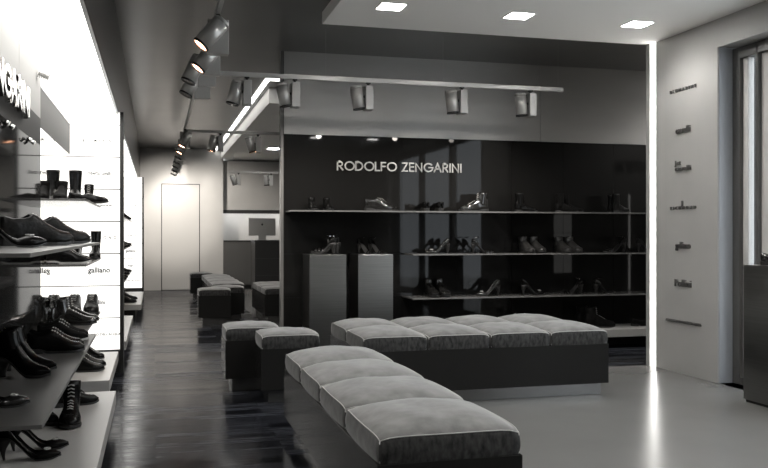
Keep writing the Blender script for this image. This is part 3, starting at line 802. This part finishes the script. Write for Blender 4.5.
# --- black glass wall, top shelf
g = 'shoes on the top shelf of the black wall'
pair('bootie', 'leather', 1.58, 8.31, 1.43, -90, 'plain black ankle shoe facing out', 'at the left end of the top shelf', g, .15, sc=.9)
pair('oxford', 'patent', 2.20, 8.30, 1.43, 0, 'glossy black lace-up pointing right', 'on the top shelf below the name', g, .11, .03, 1.1, NF)
pair('loafer', 'leather', 2.71, 8.31, 1.43, 90, 'black shoe turned heel first', 'on the top shelf under the silver name', g, .15, sc=1.15)
pair('boot', 'patent', 3.19, 8.30, 1.43, 180, 'glossy black laced boot pointing left', 'on the top shelf right of the name', g, .11, .02, 1.12, NF)
pair('tallboot', 'leather', 3.78, 8.30, 1.43, 0, 'matt black boot pointing right', 'in the middle of the top shelf', g, .11, .03, .85, NF)
pair('tallboot', 'suede', 4.28, 8.30, 1.43, -25, 'black suede boot', 'on the top shelf under the mirrored light bar', g, .13, .03, .85, NF)
pair('tallboot', 'grain', 4.87, 8.30, 1.43, 15, 'grained black boot', 'at the right end of the top shelf', g, .12, .03, .85, NF)
# pedestal tops
shoe('platform', 'grain', 1.60, 8.26, 1.0, 165, 'dark strappy platform heel standing on the left pedestal, nearer one', 'shoes on the pedestals')
shoe('platform', 'grain', 1.66, 8.38, 1.0, 165, 'dark strappy platform heel standing on the left pedestal, further one', 'shoes on the pedestals')
shoe('sandal', 'leather', 2.04, 8.28, 1.0, -60, 'fine high-heeled sandal on the right pedestal, left one', 'shoes on the pedestals')
shoe('sandal', 'leather', 2.16, 8.30, 1.0, -60, 'fine high-heeled sandal on the right pedestal, right one', 'shoes on the pedestals')
g = 'shoes on the middle shelf of the black wall'
pair('pump', 'patent', 2.80, 8.30, 1.0, 180, 'glossy black pump pointing left', 'nearest the pedestals on the middle shelf', g, .10, .02, 1, NF)
pair('sandal', 'patent', 3.29, 8.30, 1.0, 0, 'black heeled sandal pointing right', 'on the middle shelf beside the pump pair', g, .10, .02, 1, NF)
pair('bootie', 'snake', 3.85, 8.31, 1.0, -90, 'snake-patterned ankle boot', 'on the middle shelf, left of two such pairs', g, .12, sc=1.15)
pair('bootie', 'snake', 4.27, 8.31, 1.0, -90, 'snake-patterned ankle boot', 'on the middle shelf, right of two such pairs', g, .12, sc=1.15)
pair('sandal', 'grain', 4.82, 8.30, 1.0, 180, 'black heeled sandal pointing left', 'near the right end of the middle shelf', g, .10, .02, 1.05, NF)
shoe('pump', 'grain', 5.22, 8.30, 1.0, 0, 'black pump half cut off by the white corner on the middle shelf', g)
g = 'shoes on the lowest glass shelf of the black wall'
pair('bootie', 'patent', 2.79, 8.31, .56, -90, 'glossy dark ankle shoe facing out', 'at the left end of the lowest shelf', g, .12, sc=1.2)
pair('pump', 'patent', 3.35, 8.30, .56, 180, 'glossy black pump pointing left', 'on the lowest shelf beside the ankle shoes', g, .10, .02, 1.05, NF)
pair('pump', 'leather', 3.86, 8.30, .56, 0, 'matt black pump pointing right', 'in the middle of the lowest shelf', g, .10, .02, 1.05, NF)
pair('sandal', 'leather', 4.31, 8.30, .56, 180, 'matt black sandal pointing left', 'on the lowest shelf under the mirrored panels', g, .10, .02, 1, NF)
pair('sandal', 'patent', 4.70, 8.30, .56, 0, 'glossy black sandal pointing right', 'at the right end of the lowest shelf', g, .10, .02, 1, NF)
g = 'shoes on the cream ledge of the black wall'
pair('boot', 'leather', 3.70, 8.24, .2, -90, 'black laced boot half hidden', 'behind the long bench on the cream ledge', g, .11)
shoe('boot', 'suede', 4.60, 8.22, .2, 0, 'dark suede laced boot on the cream ledge beyond the wide bench, nearer one', g, 1.25)
shoe('boot', 'suede', 4.57, 8.36, .2, 0, 'dark suede laced boot on the cream ledge beyond the wide bench, further one', g, 1.25)
shoe('loafer', 'leather', 5.14, 8.24, .2, -10, 'low black shoe on the cream ledge beside the white corner', g)
# right pedestal
pair('loafer', 'patent', 4.24, 5.02, .98, -75, 'black patent shoe', 'on the tall steel pedestal by the window', 'shoes on the pedestals', .11)
# --- left near bay
g = 'shoes on the eye-level glass shelf'
shoe('oxford', 'grain', -.515, 4.14, 1.147, 32, 'grained black brogue nearest the viewer of the two on the eye-level glass shelf', g, 1.2)
shoe('oxford', 'grain', -.49, 4.72, 1.147, 25, 'grained black brogue behind its mate on the eye-level glass shelf', g, 1.2)
shoe('pump', 'leather', -.595, 3.55, 1.147, 10, 'black high-heeled pump at the very left of the eye-level glass shelf', g, 1.15)
shoe('oxford', 'leather', -.55, 4.42, 1.147, 20, 'plain black lace-up between the two brogues on the eye-level glass shelf', g, 1.0)
g = 'shoes on the dark glass shelf'
shoe('pump', 'patent', -.585, 3.42, .56, 0, 'rounded black patent pump at the very left of the dark glass shelf', g, 1.)
shoe('heelboot', 'leather', -.595, 4.10, .56, -22, 'high-heeled black ankle boot with brass zip on the dark glass shelf, nearer one', g, .95)
shoe('heelboot', 'leather', -.62, 4.28, .56, -14, 'high-heeled black ankle boot with brass zip on the dark glass shelf, further one', g, .95)
shoe('oxford', 'leather', -.515, 4.90, .56, 4, 'black leather brogue with pale laces at the front of the dark glass shelf', g, 1.02)
shoe('oxford', 'leather', -.53, 5.08, .56, 6, 'black leather brogue just behind the pale-laced one on the dark glass shelf', g, 1.0)
shoe('sneaker', 'suede', -.53, 5.40, .56, 2, 'dark suede trainer at the far end of the dark glass shelf, nearer one', g, 1.)
shoe('sneaker', 'suede', -.54, 5.56, .56, 2, 'dark suede trainer at the far end of the dark glass shelf, further one', g, 1.)
g = 'shoes on the nearest cream ledge'
shoe('pump', 'leather', -.535, 4.06, .2, -4, 'plain black stiletto pump in front on the nearest cream ledge', g, 1.05)
shoe('pump', 'leather', -.52, 4.24, .2, 2, 'black stiletto pump with ring ornament behind its mate on the nearest cream ledge', g, 1.05)
shoe('boot', 'leather', -.43, 4.78, .2, -88, 'black laced boot facing the viewer on the nearest cream ledge', g, 1.18)
shoe('boot', 'leather', -.45, 5.28, .2, 22, 'black laced boot turned sideways behind the one facing the viewer', g, .95)
shoe('loafer', 'leather', -.61, 4.86, .2, -58, 'black slip-on half hidden under the dark glass shelf', g, 1.)
shoe('oxford', 'suede', -.55, 5.52, .2, -5, 'dark lace-up in the shade under the dark glass shelf', g, .95)
g = 'shoes of the glowing bay'
shoe('oxford', 'leather', -.50, 6.55, .2, 5, 'black lace-up at the front of the ledge below the glowing panels', g)
shoe('oxford', 'leather', -.50, 6.75, .2, 5, 'black lace-up behind its mate on the ledge below the glowing panels', g)
shoe('boot', 'leather', -.50, 7.22, .2, -40, 'black laced boot at the back of the ledge below the glowing panels', g, .95)
shoe('boot', 'patent', -.575, 6.35, .56, 0, 'glossy black laced boot on the low shelf in front of the glowing panels, nearer one', g, 1.05)
shoe('boot', 'patent', -.565, 6.55, .56, -5, 'glossy black laced boot on the low shelf in front of the glowing panels, further one', g, 1.05)
shoe('oxford', 'grain', -.625, 7.25, .56, -90, 'rounded black lace-up against the glowing panels, left one on the low shelf', g, 1.3)
shoe('oxford', 'grain', -.492, 7.25, .56, -90, 'rounded black lace-up against the glowing panels, right one on the low shelf', g, 1.3)
shoe('sneaker', 'leather', -.565, 6.06, 1.0, 0, 'black trainer at the near end of the middle glowing bay shelf', g, .95)
shoe('sneaker', 'leather', -.565, 6.22, 1.0, 0, 'black trainer behind its mate on the middle glowing bay shelf', g, .95)
shoe('tallboot', 'leather', -.60, 7.2, 1.0, -90, 'black boot standing on the middle glowing bay shelf, left one', g, .95)
shoe('tallboot', 'leather', -.462, 7.2, 1.0, -90, 'black boot standing on the middle glowing bay shelf, right one', g, .95)
shoe('tallboot', 'leather', -.62, 7.2, 1.43, -90, 'tall black boot on the highest glowing bay shelf', g, 1.2)
shoe('bootie', 'suede', -.645, 6.45, 1.43, -90, 'black suede ankle boot in front of the tall boot', g, 1.)
shoe('boot', 'suede', -.515, 7.2, 1.43, -90, 'black laced ankle boot just right of the tall boot', g, .95)
shoe('loafer', 'leather', -.485, 6.82, 1.43, 5, 'low black shoe at the far tip of the highest glowing bay shelf', g, 1.)
g = 'shoes far down the left aisle'
for z, zn in ((1.43, 'upper'), (1.0, 'middle'), (.56, 'lower')):
    k_ = {1.43: 'oxford', 1.0: 'boot', .56: 'tallboot'}[z]
    for i, y in enumerate((12.3, 12.9, 13.8, 14.8)):
        shoe(k_, 'leather', -.52, y, z, 5, f'black shoe on the {zn} distant shelf, ' + ('frontmost', 'second from the front', 'third from the front', 'hindmost')[i], g)
shoe('tallboot', 'leather', -.40, 12.9, .2, 0, 'black boot standing at the near end of the furthest cream ledge', g)
shoe('boot', 'leather', -.40, 13.5, .2, 0, 'black laced boot in the middle of the furthest cream ledge', g)

# ------------------------------------------------------------------ daylight, camera, view
wd = bpy.data.worlds.new('world'); S.world = wd; wd.use_nodes = True
wd.node_tree.nodes['Background'].inputs[0].default_value = (.93, .96, 1, 1)
wd.node_tree.nodes['Background'].inputs[1].default_value = 2.1
cd = bpy.data.cameras.new('camera'); cam = bpy.data.objects.new('camera', cd); COL.objects.link(cam)
cd.sensor_width = 36; cd.lens = 853 / 768 * 36; cd.clip_start = .05
cam.location = (0, 0, 1.2); cam.rotation_euler = (PI / 2, 0, -math.atan(229 / 853))
S.camera = cam
S.view_settings.view_transform = 'Standard'; S.view_settings.look = 'None'; S.view_settings.gamma = 1; S.view_settings.exposure = 1.0
S.view_settings.use_curve_mapping = False
